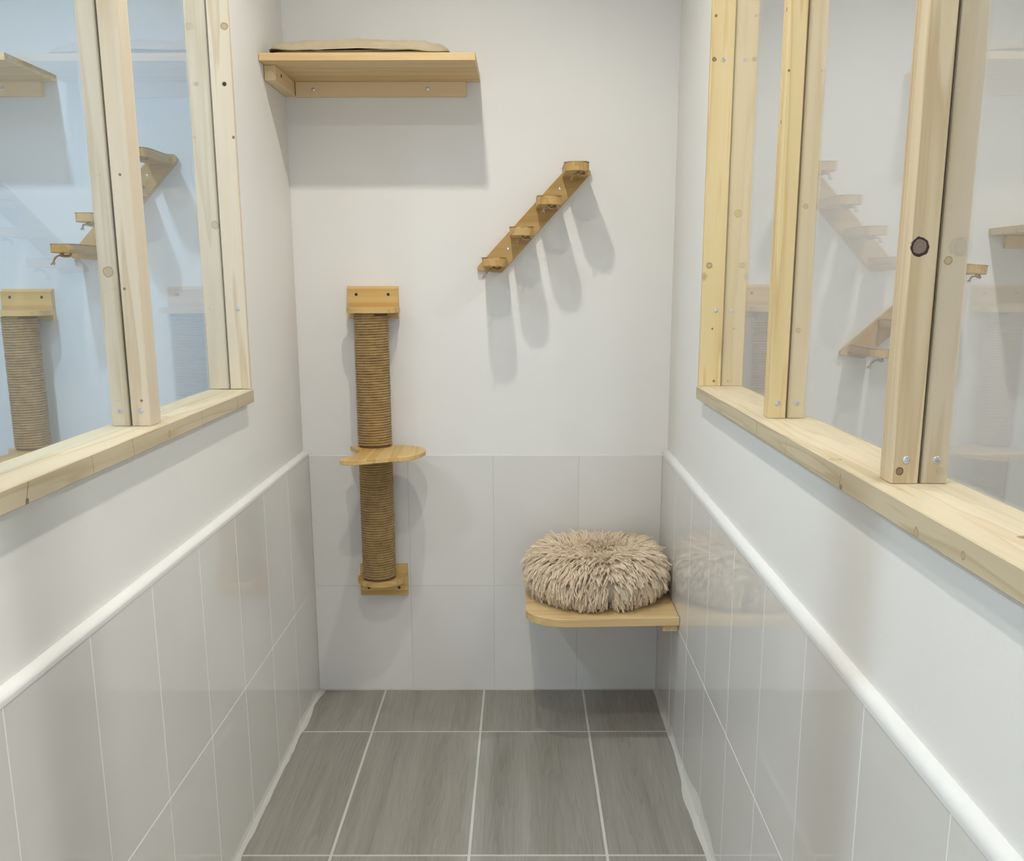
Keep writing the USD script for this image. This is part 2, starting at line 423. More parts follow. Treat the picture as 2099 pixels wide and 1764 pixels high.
xs = lambda c0, c1: [c0] + [x for x in (0.2857 + 0.2484 * np.arange(-8, 11)) if c0 + 0.05 < x < c1 - 0.05] + [c1]
for n, (c0, c1) in enumerate(CELLS):
    wall_tile_grid(wb, xs(c0, c1), [0.002, SEAM, H], lambda a, b, c, d, e: box(a, b, -0.0022 + e, 0.0, c, d, c=0.0005), 40 + n)

# ------------------------------------------------------------------ partitions beside the stall
YEND, YJAMB = -3.15, -0.548
def sill_z(side, y):
    return 0.9766 if side == 'left' else 0.9803 + 0.00705 * (-0.56 - y)

PX = {'left': (-0.077, -0.0155), 'right': (1.0385, 1.107)}
for side in ('left', 'right'):
    a, b = PX[side]
    wl = thing('wall_' + side, f'white {side} partition wall with grey glazed tiles below', 'wall', kind='structure')
    poly = Polygon([(YEND, 0), (0.0, 0), (0.0, 2.28), (YJAMB, 2.28), (YJAMB, 0.948), (YEND, 0.948 if side == 'left' else sill_z('right', YEND) - 0.0295)])
    m = trimesh.creation.extrude_polygon(poly, b - a, engine='earcut')       # (y, z, thickness)
    m = swap(m, (2, 0, 1)); m.apply_translation([a, 0, 0])
    part(wl, 'plaster', m, white_wall)
    inner = b if side == 'left' else a          # painted face towards the stall
    face = 0.0 if side == 'left' else W
    outer = a if side == 'left' else b
    oface = a - 0.012 if side == 'left' else b + 0.012
    sg = 1 if side == 'left' else -1
    part(wl, 'grout_bed', box(inner, face - sg * 0.0004, YEND, -0.0, 0, H - 0.001, c=0), wall_grout)
    part(wl, 'grout_bed', box(outer, oface + sg * 0.0004, YEND, -0.0, 0, H - 0.001, c=0), wall_grout)
    g0 = -0.0283 if side == 'left' else -0.0255
    ys = [YEND] + [y for y in (g0 - 0.2457 * np.arange(14, -1, -1)) if y > YEND + 0.04 and y < -0.1] + [-0.0022]
    wall_tile_grid(wl, ys, [0.002, SEAM, H], lambda p, q, r, s, e: box(inner, face + e, p, q, r, s, c=0.0004), 50, 0.0014)
    wall_tile_grid(wl, ys, [0.002, SEAM, H], lambda p, q, r, s, e: box(outer, oface + e, p, q, r, s, c=0.0004), 51, 0.0014)
    # white quarter-round along the upper edge of the tiles
    hgt = 0.0135 if side == 'left' else 0.0175
    th = np.linspace(0, np.pi / 2, 9)
    prof = np.vstack([[(0.0, -0.001)], np.c_[(abs(face - inner) + 0.0008) * np.cos(th), hgt * np.sin(th)]])
    prof = np.vstack([[(0.0, -0.001), (abs(face - inner) + 0.0008, -0.001)], np.c_[(abs(face - inner) + 0.0008) * np.cos(th), 0.004 + (hgt - 0.004) * np.sin(th)]])
    tr = trimesh.creation.extrude_polygon(Polygon(prof), abs(YEND) - 0.004, engine='earcut')   # (x, z, length)
    v = np.asarray(tr.vertices)
    v = np.c_[inner + sg * v[:, 0], -0.004 - v[:, 2], H + v[:, 1]]
    f = np.asarray(tr.faces)
    trm = tm(v, f); trm.fix_normals()
    t_ = thing('trim_1' if side == 'left' else 'trim_2', f'white rounded trim strip capping the tiles of the {side} partition', 'trim', kind='structure')
    part(t_, 'strip', trm, white_trim, smooth=40)

# outer walls of the two neighbouring stalls, the corridor and the ceiling
o = thing('wall_far_left', 'plain white wall at the far side of the left stall', 'wall', kind='structure')
part(o, 'plaster', box(-1.3, -1.14, -4.7, 0.0, 0, 2.4, c=0), white_wall)
o = thing('wall_far_right', 'plain white wall at the far side of the right stall', 'wall', kind='structure')
part(o, 'plaster', box(2.45, 2.6, -4.7, 0.0, 0, 2.4, c=0), white_wall)
o = thing('wall_front', 'plain white corridor wall behind the camera', 'wall', kind='structure')
DX0, DX1, DZ = -0.35, 1.45, 2.08
for bx in ((-1.3, DX0, 0, 2.4), (DX1, 2.6, 0, 2.4), (DX0, DX1, DZ, 2.4)):
    part(o, 'plaster', box(bx[0], bx[1], -4.8, -4.7, bx[2], bx[3], c=0), white_wall)
d_ = thing('door_1', 'white framed double glass door at the corridor end, behind the camera', 'door', kind='structure')
for x in (DX0, (DX0 + DX1) / 2 - 0.03, DX1 - 0.06):
    part(d_, 'stile', box(x, x + 0.06, -4.77, -4.73, 0, DZ), white_trim)
for z in (0.0, DZ - 0.06):
    part(d_, 'rail', box(DX0, DX1, -4.768, -4.732, z, z + 0.06 + 0.06 * (z == 0)), white_trim)
part(d_, 'pane', box(DX0 + 0.06, DX1 - 0.06, -4.752, -4.748, 0.1, DZ - 0.05, c=0), glass)
o = thing('ceiling', 'plain white ceiling above the stalls', 'ceiling', kind='structure')
part(o, 'plaster', box(-1.3, 2.6, -4.8, 0.1, 2.4, 2.5, c=0), ceiling_paint)

# ------------------------------------------------------------------ glazed timber frames on the partitions
KB, KR = (0.30, 0.20, 0.11), (0.16, 0.09, 0.045)        # knot colours
PK, PR = (0.52, 0.40, 0.24), (0.34, 0.24, 0.13)
PALE = dict(dark=(0.54, 0.435, 0.29), mid=(0.645, 0.55, 0.41), light=(0.70, 0.615, 0.48))
TAN = dict(dark=(0.53, 0.405, 0.235), mid=(0.65, 0.53, 0.345), light=(0.71, 0.60, 0.415))
YELL = dict(dark=(0.58, 0.42, 0.19), mid=(0.67, 0.52, 0.265), light=(0.72, 0.59, 0.34))
SILL = dict(dark=(0.48, 0.385, 0.235), mid=(0.56, 0.47, 0.315), light=(0.595, 0.515, 0.37))

FRAME_TOP = 2.20
def stud(win, mat_, x0, x1, y0, y1, z0, groove=0, z1=FRAME_TOP, name='post', skew=0):
    """an upright timber; groove = +1 / -1: two shallow beads run along the face towards +x / -x"""
    c = 0.0016
    pts = [(x0 + c, y0), (x1 - c, y0), (x1, y0 + c), (x1, y1 - c), (x1 - c, y1), (x0 + c, y1), (x0, y1 - c)]
    if groove:
        d = 0.0022
        for g in (y0 + (y1 - y0) * 0.82, y0 + (y1 - y0) * 0.66):
            pts += [(x0, g + 0.0022), (x0 + d, g + 0.0006), (x0 + d, g - 0.0006), (x0, g - 0.0022)]
    pts += [(x0, y0 + c)]
    m = extrude(Polygon(pts), z0 + 0.0006, z1)
    return part(win, name, m, mat_)

WIN = {}
# --- left
wl = WIN['left'] = thing('window_1', 'pale timber frame with a clear pane on the left partition', 'window', kind='structure')
zt = 0.9766
sm = wood('sill_left', axis='y', seed=2.0, rings=26, rough=0.55, joint_top=0.9752, joints=[(-0.705, 0.75, 0.1), (-0.948, 0.4, 0.1), (-1.296, 0.5, 0.2), (-1.4488, 0.45, 0.1), (-1.642, 0.7, -0.45)], knots=[(0.0045, -1.645, 0.951, 0.004, KB, KR), (0.0045, -1.13, 0.958, 0.006, PK, PR), (-0.03, -1.05, zt, 0.006, PK, PR)], **SILL)
part(wl, 'sill', box(-0.0935, 0.0045, YEND, -0.569, zt - 0.0296, zt, c=0.0014), sm)
lo = [
    ('near', -0.0454, -0.0134, -1.1665, -1.1165, [(-0.030, -1.1665, 1.385, 0.0022, KB, KR), (-0.0395, -1.1665, 1.70, 0.003, KB, KR), (-0.0385, -1.1665, 1.205, 0.0022, KB, KR), (-0.026, -1.1665, 1.02, 0.0022, KB, KR)]),
    ('far', -0.0790, -0.0490, -1.1665, -1.1165, [(-0.063, -1.1665, 1.805, 0.0085, PK, KB), (-0.063, -1.1665, 1.2325, 0.0085, PK, PR)]),
    ('near', -0.0454, 0.0, -0.578, -0.5645, [(-0.009, -0.578, 1.742, 0.0075, PK, PR), (-0.004, -0.578, 1.52, 0.003, KB, KR)]),
    ('far', -0.0935, -0.0490, -0.578, -0.5645, [(-0.0555, -0.578, 1.338, 0.0085, PK, PR)]),
    ('near', -0.0454, -0.0134, -1.745, -1.695, []),
    ('far', -0.0790, -0.0490, -1.745, -1.695, []),
    ('near', -0.0454, -0.0134, -2.32, -2.27, []),
    ('far', -0.0790, -0.0490, -2.32, -2.27, []),
]
for i, (which, x0, x1, y0, y1, kn) in enumerate(lo):
    m_ = wood(f'post_left_{i}', axis='z', seed=3.3 + 1.9 * i, rings=24, knots=kn, **PALE)
    p = stud(wl, m_, x0, x1, y0, y1, zt + (0.0012 if i in (2, 3) else 0))
    xm = (x0 + x1) / 2
    if i in (0, 1, 4, 5, 6, 7):
        part(p, 'screw', screw((xm, y0, zt + 0.026), (0, -1, 0)), steel)
    elif i == 2:
        part(p, 'screw', screw((-0.0165, y0, 1.628), (0, -1, 0)), dark_screw)
        part(p, 'screw', screw((-0.0175, y0, 1.1565), (0, -1, 0)), steel)
part(wl, 'head_rail', box(-0.0935, 0.0045, YEND, -0.548, FRAME_TOP, FRAME_TOP + 0.03), wood('head_rail_left', axis='y', seed=9.0, **PALE))
part(wl, 'pane', box(-0.0486, -0.0458, YEND, -0.5655, zt, FRAME_TOP, c=0), glass)

# --- right: the boards of this frame run very slightly out of level, rising towards the camera
wr = WIN['right'] = thing('window_2', 'pale timber frame with a clear pane on the right partition', 'window', kind='structure')
sm = wood('sill_right', axis='y', seed=5.0, rings=40, rough=0.55, joint_top=0.9795, joints=[(-0.6836, 0.5, 0), (-1.156, 0.75, 0.1), (-1.3475, 0.4, 0.2), (-1.614, 0.6, 0.2)], knots=[(1.020, -1.865, 0.965, 0.006, PK, PR), (1.020, -1.975, 0.972, 0.004, PK, PR), (1.020, -1.62, 0.962, 0.005, KB, PR), (1.03, -1.56, 0.987, 0.008, PK, PR), (1.072, -1.98, 0.991, 0.007, KB, PR), (1.04, -1.76, 0.989, 0.003, PK, PR)], **SILL)
b = box(1.0197, 1.1225, YEND, -0.549, 0, 0.0292, c=0.0014)
v = np.asarray(b.vertices).copy(); v[:, 2] += sill_z('right', v[:, 1]) - 0.0292
part(wr, 'sill', tm(v, b.faces), sm)
ro = [
    ('near', 1.0419, 1.0728, -1.728, -1.688, [(1.0525, -1.728, 1.2525, 0.0098, (0.26, 0.19, 0.15), (0.035, 0.018, 0.015)), (1.0505, -1.728, 1.0035, 0.0045, KB, KR)], TAN),
    ('far', 1.0762, 1.1060, -1.728, -1.688, [(1.0847, -1.728, 1.2375, 0.0045, PK, KB)], PALE),
    ('near', 1.0432, 1.0730, -1.138, -1.0995, [(1.047, -1.138, 1.545, 0.002, KB, KR), (1.0432, -1.118, 1.70, 0.003, KB, KR), (1.0432, -1.118, 1.64, 0.003, KB, KR), (1.0432, -1.118, 1.47, 0.003, KB, KR)], YELL),
    ('far', 1.0762, 1.1060, -1.138, -1.0995, [(1.0865, -1.138, 1.3355, 0.0042, PK, PR), (1.0855, -1.138, 1.134, 0.0042, PK, PR)], PALE),
    ('near', 1.0232, 1.0732, -0.5585, -0.5440, [(1.031, -0.5585, 1.6785, 0.0045, KB, KR), (1.031, -0.5585, 1.765, 0.0028, KB, KR), (1.037, -0.5585, 1.249, 0.0065, PK, KB), (1.0575, -0.5585, 0.992, 0.0028, KB, KR), (1.0495, -0.5585, 1.11, 0.0022, KB, KR), (1.024, -0.5585, 1.225, 0.009, PK, YELL['dark'])], YELL),
    ('far', 1.0762, 1.1225, -0.5585, -0.5440, [(1.096, -0.5585, 1.361, 0.0085, PK, PR)], PALE),
    ('near', 1.0419, 1.0728, -2.31, -2.27, [], PALE),
    ('far', 1.0762, 1.1060, -2.31, -2.27, [], PALE),
]
for i, (which, x0, x1, y0, y1, kn, tone) in enumerate(ro):
    m_ = wood(f'post_right_{i}', axis='z', seed=17.3 + 2.3 * i, rings=24 + 8 * (i in (0, 2)), knots=kn, **tone)
    p = stud(wr, m_, x0, x1, y0, y1, sill_z('right', y0), groove=-1 if i in (0, 2, 6) else 0)
    xm = (x0 + x1) / 2
    if i in (0, 1):
        part(p, 'screw', screw((xm + (0.001 if i else 0.0), y0, sill_z('right', y0) + 0.0275), (0, -1, 0), r=0.0046), steel)
    elif i in (2, 3, 6, 7):
        part(p, 'screw', screw((xm, y0, sill_z('right', y0) + 0.026), (0, -1, 0), r=0.0046), steel)
    elif i == 4:
        part(p, 'screw', screw((1.0505, y0, 1.678), (0, -1, 0)), steel)
        part(p, 'screw', screw((1.056, y0, 1.1505), (0, -1, 0)), steel)
part(wr, 'head_rail', box(1.0197, 1.1225, YEND, -0.548, FRAME_TOP, FRAME_TOP + 0.03), wood('head_rail_right', axis='y', seed=12.0, **PALE))
part(wr, 'pane', box(1.0733, 1.0759, YEND, -0.5455, sill_z('right', -0.55), FRAME_TOP, c=0), glass)

# ------------------------------------------------------------------ ceiling spots
can_white = paint('spot_housing', (0.8, 0.8, 0.8), rough=0.4, bump=0.0)
can_black = mat('spot_baffle', {'p': ('principled_bsdf', {'base_color': (0.03, 0.03, 0.03), 'roughness': 0.5})}, [])
for i, (x, y, c, share, lab) in enumerate(SPOTS):
    lens = mat('spot_lens_%d' % i, {'e': ('emission', {'color': tuple(c), 'strength': SPOT_POWER * share})}, [], surface='e.emission')
    s = thing('ceiling_spot', lab, 'ceiling light', (x, y, 2.30))
    ring = Point(0, 0).buffer(0.058, 24).difference(Point(0, 0).buffer(0.050, 24))
    part(s, 'housing', cat(extrude_ring := trimesh.creation.extrude_polygon(ring, 0.10, engine='earcut')), can_white, smooth=30)
    base = trimesh.creation.cylinder(0.050, 0.065, 32); base.apply_translation([0, 0, 0.0535])
    part(s, 'baffle', base, can_black, smooth=30)
    d = trimesh.creation.cylinder(0.022, 0.004, 24); d.apply_translation([0, 0, 0.019])
    part(s, 'lens', d, lens)

# ------------------------------------------------------------------ wall shelf with a thin pad
SH = dict(dark=(0.62, 0.415, 0.18), mid=(0.71, 0.515, 0.26), light=(0.76, 0.59, 0.335))
shelf_m = wood('shelf_pine', axis='x', seed=1.0, rings=22, rough=0.45, **SH)
cleat_m = wood('cleat_pine', axis='x', seed=6.0, rings=22, rough=0.5, dark=(0.72, 0.52, 0.28), mid=(0.80, 0.61, 0.36), light=(0.84, 0.66, 0.42))
cleat_y = wood('cleat_pine_end', axis='y', seed=7.0, rings=30, rough=0.5, dark=(0.72, 0.52, 0.28), mid=(0.80, 0.61, 0.36), light=(0.84, 0.66, 0.42))
SZ = 1.7346
sh = thing('wall_shelf', 'pine wall shelf high in the left corner of the middle stall, carrying a beige pad', 'shelf', (-0.0145, 0, SZ), group='pine wall shelves')
L = 0.5215
for j, (y0, y1) in enumerate(((-0.2761, -0.139), (-0.139, 0.0))):
    part(sh, 'board', box(0.0, L, y0 + (0.0 if j == 0 else 0.0001), y1 - 0.0001, 0, 0.0180, c=0.0008), shelf_m if j == 0 else wood('shelf_pine_back', axis='x', seed=3.7, rings=24, rough=0.45, **SH))
part(sh, 'cleat', box(0.030, 0.485, -0.0175, 0.0, -0.0375, -0.0002, c=0.0008), cleat_m)
part(sh, 'cleat', box(0.0, 0.0285, -0.228, 0.0, -0.0355, -0.0002, c=0.0008), cleat_y)
part(sh, 'screw', screw((0.0775, -0.0175, -0.0192), (0, -1, 0), r=0.0046), steel)
part(sh, 'screw', screw((0.3825, -0.0175, -0.0185), (0, -1, 0), r=0.0052, turn=0.8), steel)
part(sh, 'screw', screw((0.0285, -0.170, -0.0145), (1, 0, 0), r=0.0045), dark_screw)
copy_of(sh, (-1.1475, 0, SZ + 0.003), 'pine wall shelf seen through the left pane, its right end showing')

rs = thing('wall_shelf', 'pine wall shelf seen through the right pane at the right edge', 'shelf', (1.9057, 0, 1.3364), group='pine wall shelves')
for j, (y0, y1) in enumerate(((-0.2761, -0.205), (-0.205, -0.139), (-0.139, -0.085), (-0.085, 0.0))):
    part(rs, 'board', box(0.0, 0.53, y0 + 0.0001, y1 - 0.0001, 0, 0.0190, c=0.0006), wood('shelf_pale_%d' % j, axis='x', seed=4.1 + j * 2.2, rings=22, dark=(0.60, 0.46, 0.26), mid=(0.70 - 0.04 * (j % 2), 0.57 - 0.04 * (j % 2), 0.35), light=(0.75, 0.64, 0.42)))
part(rs, 'cleat', box(0.0435, 0.53, -0.0175, 0.0, -0.0345, -0.0002, c=0.0008), cleat_m)
part(rs, 'cleat', box(0.5, 0.53, -0.228, -0.018, -0.0345, -0.0002, c=0.0008), cleat_y)

cloth = mat('pad_cloth', {
    'g': ('geometry', {}), 'n': ('noise_texture', {'scale': 900.0, 'detail': 2.0}), 'w': ('noise_texture', {'scale': 14.0, 'detail': 3.0}),
    'r': ('rgb_ramp', {'ramp': [(0.3, (0.44, 0.365, 0.235)), (0.7, (0.54, 0.455, 0.31))]}),
    'b': ('bump', {'strength': 0.4, 'distance': 0.001}),
    'p': ('principled_bsdf', {'roughness': 0.95, 'sheen_weight': 0.2, 'specular_ior_level': 0.1})},
    [('g.position', 'n.vector'), ('g.position', 'w.vector'), ('w.fac', 'r.fac'), ('r.color', 'p.base_color'), ('n.fac', 'b.height'), ('b.normal', 'p.normal')])
cloth_dark = mat('pad_seam', {'p': ('principled_bsdf', {'base_color': (0.22, 0.15, 0.08), 'roughness': 0.9, 'specular_ior_level': 0.1})}, [])
pad = thing('cushion', 'thin beige cloth cushion lying on the high wall shelf', 'cushion', (0.2225, -0.138, SZ + 0.0180))
def pad_mesh(hx, hy, z0, zt, seed, bulge, wave):
    """a cushion half: rounded plan, rim at the seam's height, wrinkled"""
    nu, nr = 132, 22
    th = np.linspace(0, 2 * np.pi, nu, endpoint=False)
    ex = 0.22
    cx_, sy_ = np.sign(np.cos(th)) * np.abs(np.cos(th)) ** ex, np.sign(np.sin(th)) * np.abs(np.sin(th)) ** ex
    v, f = [], []
    for k in range(nr + 1):
        r = 1 - (k / nr) ** 1.6
        z = z0 + (zt - z0) * (1 - r ** 9) ** 0.5
        v.append(np.c_[hx * r * cx_, hy * r * sy_, np.full(nu, z)])
    v = np.vstack(v)
    n = meshkit.fbm(np.c_[v[:, 0] * 26, v[:, 1] * 26, np.full(len(v), seed)], 3, int(seed)) - 0.5
    w8 = np.clip((v[:, 2] - z0) / (zt - z0), 0, 1) if zt > z0 else np.clip((z0 - v[:, 2]) / (z0 - zt), 0, 1)
    v[:, 2] += n * bulge * w8
    v[:, 2] += wave(v[:, 0]) * (1 - 0.35 * w8)
    for k in range(nr):
        for i in range(nu):
            a, b = k * nu + i, k * nu + (i + 1) % nu
            f += [[a, b, b + nu], [a, b + nu, a + nu]]
    return v, np.array(f)
wv = lambda x: 0.0030 * np.sin(x * 26 + 0.6) + 0.0024 * np.sin(x * 53 + 1.0) + 0.0011 * (x > -9)
v, f = pad_mesh(0.220, 0.124, 0.0065, 0.0320, 4, 0.017, lambda x: np.maximum(wv(x), -0.0035) + 0.0012)
part(pad, 'top', tm(v, f), cloth, smooth=True)
v, f = pad_mesh(0.217, 0.121, 0.0062, 0.0008, 7, 0.0, lambda x: 0 * x)
v[:, 2] = np.maximum(v[:, 2], 0.0004)
f = f[:, ::-1]
part(pad, 'underside', tm(v, f), cloth, smooth=True)
th = np.linspace(0, 2 * np.pi, 160)
px_ = np.c_[0.2215 * np.sign(np.cos(th)) * np.abs(np.cos(th)) ** 0.22, 0.1250 * np.sign(np.sin(th)) * np.abs(np.sin(th)) ** 0.22, np.zeros(160)]
px_[:, 2] = 0.0068 + np.maximum(wv(px_[:, 0]), -0.0030) + 0.0008
part(pad, 'piping', tube(px_, 0.0013, 6, cap=False), cloth_dark, smooth=True)

# ------------------------------------------------------------------ little wall stairs
ST = dict(dark=(0.42, 0.25, 0.08), mid=(0.54, 0.345, 0.125), light=(0.61, 0.42, 0.175))
stair_m = wood('stair_wood', axis='x', seed=2.6, rings=30, rough=0.45, **ST)
jute = mat('jute', {
    't': ('texture_coordinate', {}), 'n': ('noise_texture', {'scale': 420.0, 'detail': 4.0, 'roughness': 0.7}), 'w': ('noise_texture', {'scale': 30.0, 'detail': 3.0}),
    'mx': ('mix_float', {'fac': 0.45}),
    'r': ('rgb_ramp', {'ramp': [(0.28, (0.20, 0.125, 0.06)), (0.5, (0.37, 0.255, 0.135)), (0.72, (0.50, 0.37, 0.215))]}),
    'b': ('bump', {'strength': 0.6, 'distance': 0.001}),
    'p': ('principled_bsdf', {'roughness': 0.9, 'sheen_weight': 0.25, 'specular_ior_level': 0.1})},
    [('t.object', 'n.vector'), ('t.object', 'w.vector'), ('n.fac', 'mx.a'), ('w.fac', 'mx.b'), ('mx.result', 'r.fac'), ('r.color', 'p.base_color'), ('n.fac', 'b.height'), ('b.normal', 'p.normal')])
OX, OZ = 0.4951, 1.2400      # origin: the foot of the sloping rail, on the wall
stairs = thing('wall_stairs', 'small wooden climbing stairs on the white back wall, four treads on a sloping rail', 'stairs', (OX, 0, OZ), group='wooden wall stairs')
rail = [(0.4965, 1.2440), (0.5580, 1.2385), (0.5640, 1.2400), (0.8035, 1.4975), (0.8050, 1.5050), (0.7960, 1.5160), (0.7470, 1.5178), (0.7405, 1.5150), (0.4965, 1.2560), (0.4945, 1.2500)]
m = extrude(Polygon([(x - OX, z - OZ) for x, z in rail]), 0.0, 0.020, c=0.0012)     # (x, z, depth)
v = np.asarray(m.vertices); m = tm(np.c_[v[:, 0], -v[:, 2], v[:, 1]], m.faces); m.fix_normals()
_sl = math.atan2(0.2363, 0.214)
rail_m = wood('stair_rail_wood', axis='x', seed=8.6, rings=16, rough=0.45, **ST)
part(stairs, 'rail', m, rail_m)
part(stairs, 'screw', screw((0.722 - OX, -0.020, 1.460 - OZ), (0, -1, 0), r=0.0042), steel)
part(stairs, 'screw', screw((0.5801 - OX, -0.020, 1.3026 - OZ), (0, -1, 0), r=0.0042, turn=0.1), steel)
rng = np.random.default_rng(11)
for i, (x0, x1, z1) in enumerate(((0.5142, 0.5765, 1.2746), (0.5867, 0.6488, 1.3516), (0.6573, 0.7208, 1.4280), (0.7278, 0.7902, 1.5102))):
    z0 = z1 - 0.0215
    r = 0.0290
    base = unary_union([sbox(x0, -0.205 + r, x1, -0.0203), sbox(x0 + r, -0.205, x1 - r, -0.1)] + [Point(c, -0.205 + r).buffer(r, 10) for c in (x0 + r, x1 - r)])
    base = base.simplify(0.0002)
    b = extrude(Polygon(base.exterior.coords), 0, z1 - z0, c=0.0012)
    b.apply_translation([-OX, 0, z0 - OZ])
    t = part(stairs, 'tread', b, wood('tread_wood_%d' % i, axis='y', seed=4.4 + 3.1 * i, rings=30, rough=0.45, **ST), smooth=35)
    # jute mat stapled over the top and round the front rim
    mp = Polygon(base.exterior.coords).buffer(0.0006).intersection(sbox(x0 - 0.01, -0.2020, x1 + 0.01, -0.03))
    mt = trimesh.creation.extrude_polygon(mp, 0.0015, engine='earcut'); mt.apply_translation([-OX, 0, z1 - OZ])
    rag = []
    for q in range(12):      # loose fibres along the mat's edge
        s = rng.uniform(0, 1)
        p = np.array(mp.exterior.interpolate(s, normalized=True).coords[0])
        a = rng.uniform(0, 6.28)
        q0 = np.array([p[0] - OX, p[1], z1 - OZ + 0.0012])
        rag.append(tube([q0, q0 + [0.002 * math.cos(a), 0.002 * math.sin(a), 0.0006], q0 + [0.004 * math.cos(a), 0.004 * math.sin(a), rng.uniform(-0.001, 0.0012)]], 0.00035, 4))
    part(t, 'jute_mat', cat(mt, *rag), jute)
    # the tail of the jute cord hanging under the front of the tread
    cx_ = (x0 + x1) / 2 - OX - 0.006 + 0.004 * (i % 2)
    zb = z0 - OZ
    long = (0.85, 0.45, 0.45, 0.55)[i]
    sgn = (-1, -1, -1, -1)[i]
    path = spline([(cx_ + 0.022, -0.165, zb - 0.001), (cx_ + 0.010, -0.180, zb - 0.006), (cx_ - 0.002, -0.188, zb - 0.007), (cx_ - 0.011 * long, -0.190, zb - 0.011 * long - 0.002), (cx_ - 0.018 * long, -0.190, zb - 0.020 * long - 0.002)], 26)
    tw = np.linspace(0, 9 * np.pi, 26)
    strands = []
    for k in range(3):
        ph = tw + k * 2 * np.pi / 3
        strands.append(tube(path + np.c_[0.0013 * np.cos(ph), 0.0013 * np.sin(ph), 0.0005 * np.sin(ph)], 0.0018, 6))
    e = path[-1]
    for k in range(14):
        d = np.array([rng.uniform(-0.009, 0.004), rng.uniform(-0.005, 0.005), rng.uniform(-0.013, -0.006)]) * (0.6 + 0.5 * long)
        strands.append(tube(np.array([e, e + d * 0.5 + [0, 0, -0.001], e + d]), [0.0011, 0.0009, 0.0004], 4))
    loop = spline([(cx_ + 0.020, -0.168, zb - 0.001), (cx_ + 0.014, -0.186, zb - 0.010), (cx_ + 0.004, -0.193, zb - 0.0075), (cx_ + 0.008, -0.18, zb - 0.001)], 20)
    strands.append(tube(loop, 0.0022, 6))
    part(t, 'cord_tail', cat(*strands), jute, smooth=40)
copy_of(stairs, (OX - 1.1195, 0, OZ + 0.0365), 'small wooden climbing stairs seen through the left pane')
copy_of(stairs, (1.515 - 0.002, 0, 1.2400 - 0.232), 'small wooden climbing stairs seen through the right pane', roty=5.0)

# ------------------------------------------------------------------ scratching post on the wall
PO = dict(dark=(0.57, 0.345, 0.11), mid=(0.68, 0.46, 0.175), light=(0.74, 0.54, 0.24))
post_m = wood('post_pine', axis='x', seed=5.5, rings=26, rough=0.4, **PO)
post_m2 = wood('post_pine_plate', axis='x', seed=9.1, rings=20, rough=0.45, **PO)
X0, Z0 = 0.2045, 0.3074
sp = thing('scratching_post', 'sisal-wrapped scratching post on the back wall of the middle stall with a curved wooden step', 'scratching post', (X0, 0, Z0), group='wall scratching posts')
def plate(x0, x1, z0, z1, bevel):
    c = 0.001
    pts = [(-0.0, z0), (-0.020 + c, z0), (-0.020, z0 + c), (-0.020, z1 - (0.008 if bevel > 0 else c)), (-0.020 + (0.016 if bevel > 0 else c), z1), (0.0, z1)]
    m = trimesh.creation.extrude_polygon(Polygon(pts), x1 - x0, engine='earcut')      # (y, z, x)
    v = np.asarray(m.vertices)
    m = tm(np.c_[v[:, 2] + x0 - X0, v[:, 0] - 0.0, v[:, 1] - Z0], m.faces); m.fix_normals()
    return m
pt = part(sp, 'wall_plate', plate(0.1327, 0.2740, 1.1156, 1.2035, 1), post_m2)
for x in (0.1578, 0.2469):
    part(pt, 'screw', screw((x - X0, -0.0200, 1.1806 - Z0), (0, -1, 0), r=0.0042), dark_screw)
pb = part(sp, 'wall_plate', plate(0.1400, 0.2790, 0.3074, 0.3999, 0), post_m2)
for x in (0.1639, 0.2536):
    part(pb, 'screw', screw((x - X0, -0.0200, 0.3306 - Z0), (0, -1, 0), r=0.0042), dark_screw)
def disc_outline(x0, x1, front, notch):
    cx_ = (x0 + x1) / 2
    r = (x1 - x0) / 2
    g = unary_union([Point(cx_, front + r).buffer(r, 24), sbox(x0 + 0.004, front + r, x1 - 0.002, -0.0202)])
    if notch:
        g = g.difference(Point(x0 - 0.012, -0.045).buffer(0.022, 12))
    g = g.buffer(-0.002).buffer(0.002)
    return Polygon([(x - X0, y) for x, y in g.exterior.coords])
part(sp, 'end_disc', extrude(disc_outline(0.137, 0.2805, -0.1300, True), 1.1320 - Z0, 1.1470 - Z0, c=0.0008), post_m)
part(sp, 'end_disc', extrude(disc_outline(0.1400, 0.2750, -0.1270, False), 0.3630 - Z0, 0.3772 - Z0, c=0.0008), post_m)
rim = spline([(0.1433, -0.2915), (0.1490, -0.3030), (0.1600, -0.3070), (0.1944, -0.3040), (0.2371, -0.2790), (0.2814, -0.2590), (0.3153, -0.2430), (0.3361, -0.2160), (0.3495, -0.1804),
              (0.3540, -0.1540), (0.3480, -0.1180), (0.3246, -0.0790), (0.2974, -0.0600), (0.2742, -0.0540), (0.2450, -0.0520)], 80)
hollow = spline([(0.1755, -0.1560), (0.1725, -0.1900), (0.1640, -0.2260), (0.1520, -0.2620), (0.1440, -0.2830)], 24)
moon = np.vstack([rim, [(0.1600, -0.0560), (0.1350, -0.0770)], hollow])
step_m = wood('post_pine_step', axis='y', seed=11.3, rings=22, rough=0.4, **PO)
part(sp, 'step', extrude(Polygon([(x - X0, y) for x, y in moon]), 0.7510 - Z0, 0.7635 - Z0, c=0.0010), step_m, smooth=30)
YC, RP = -0.0715, 0.0443
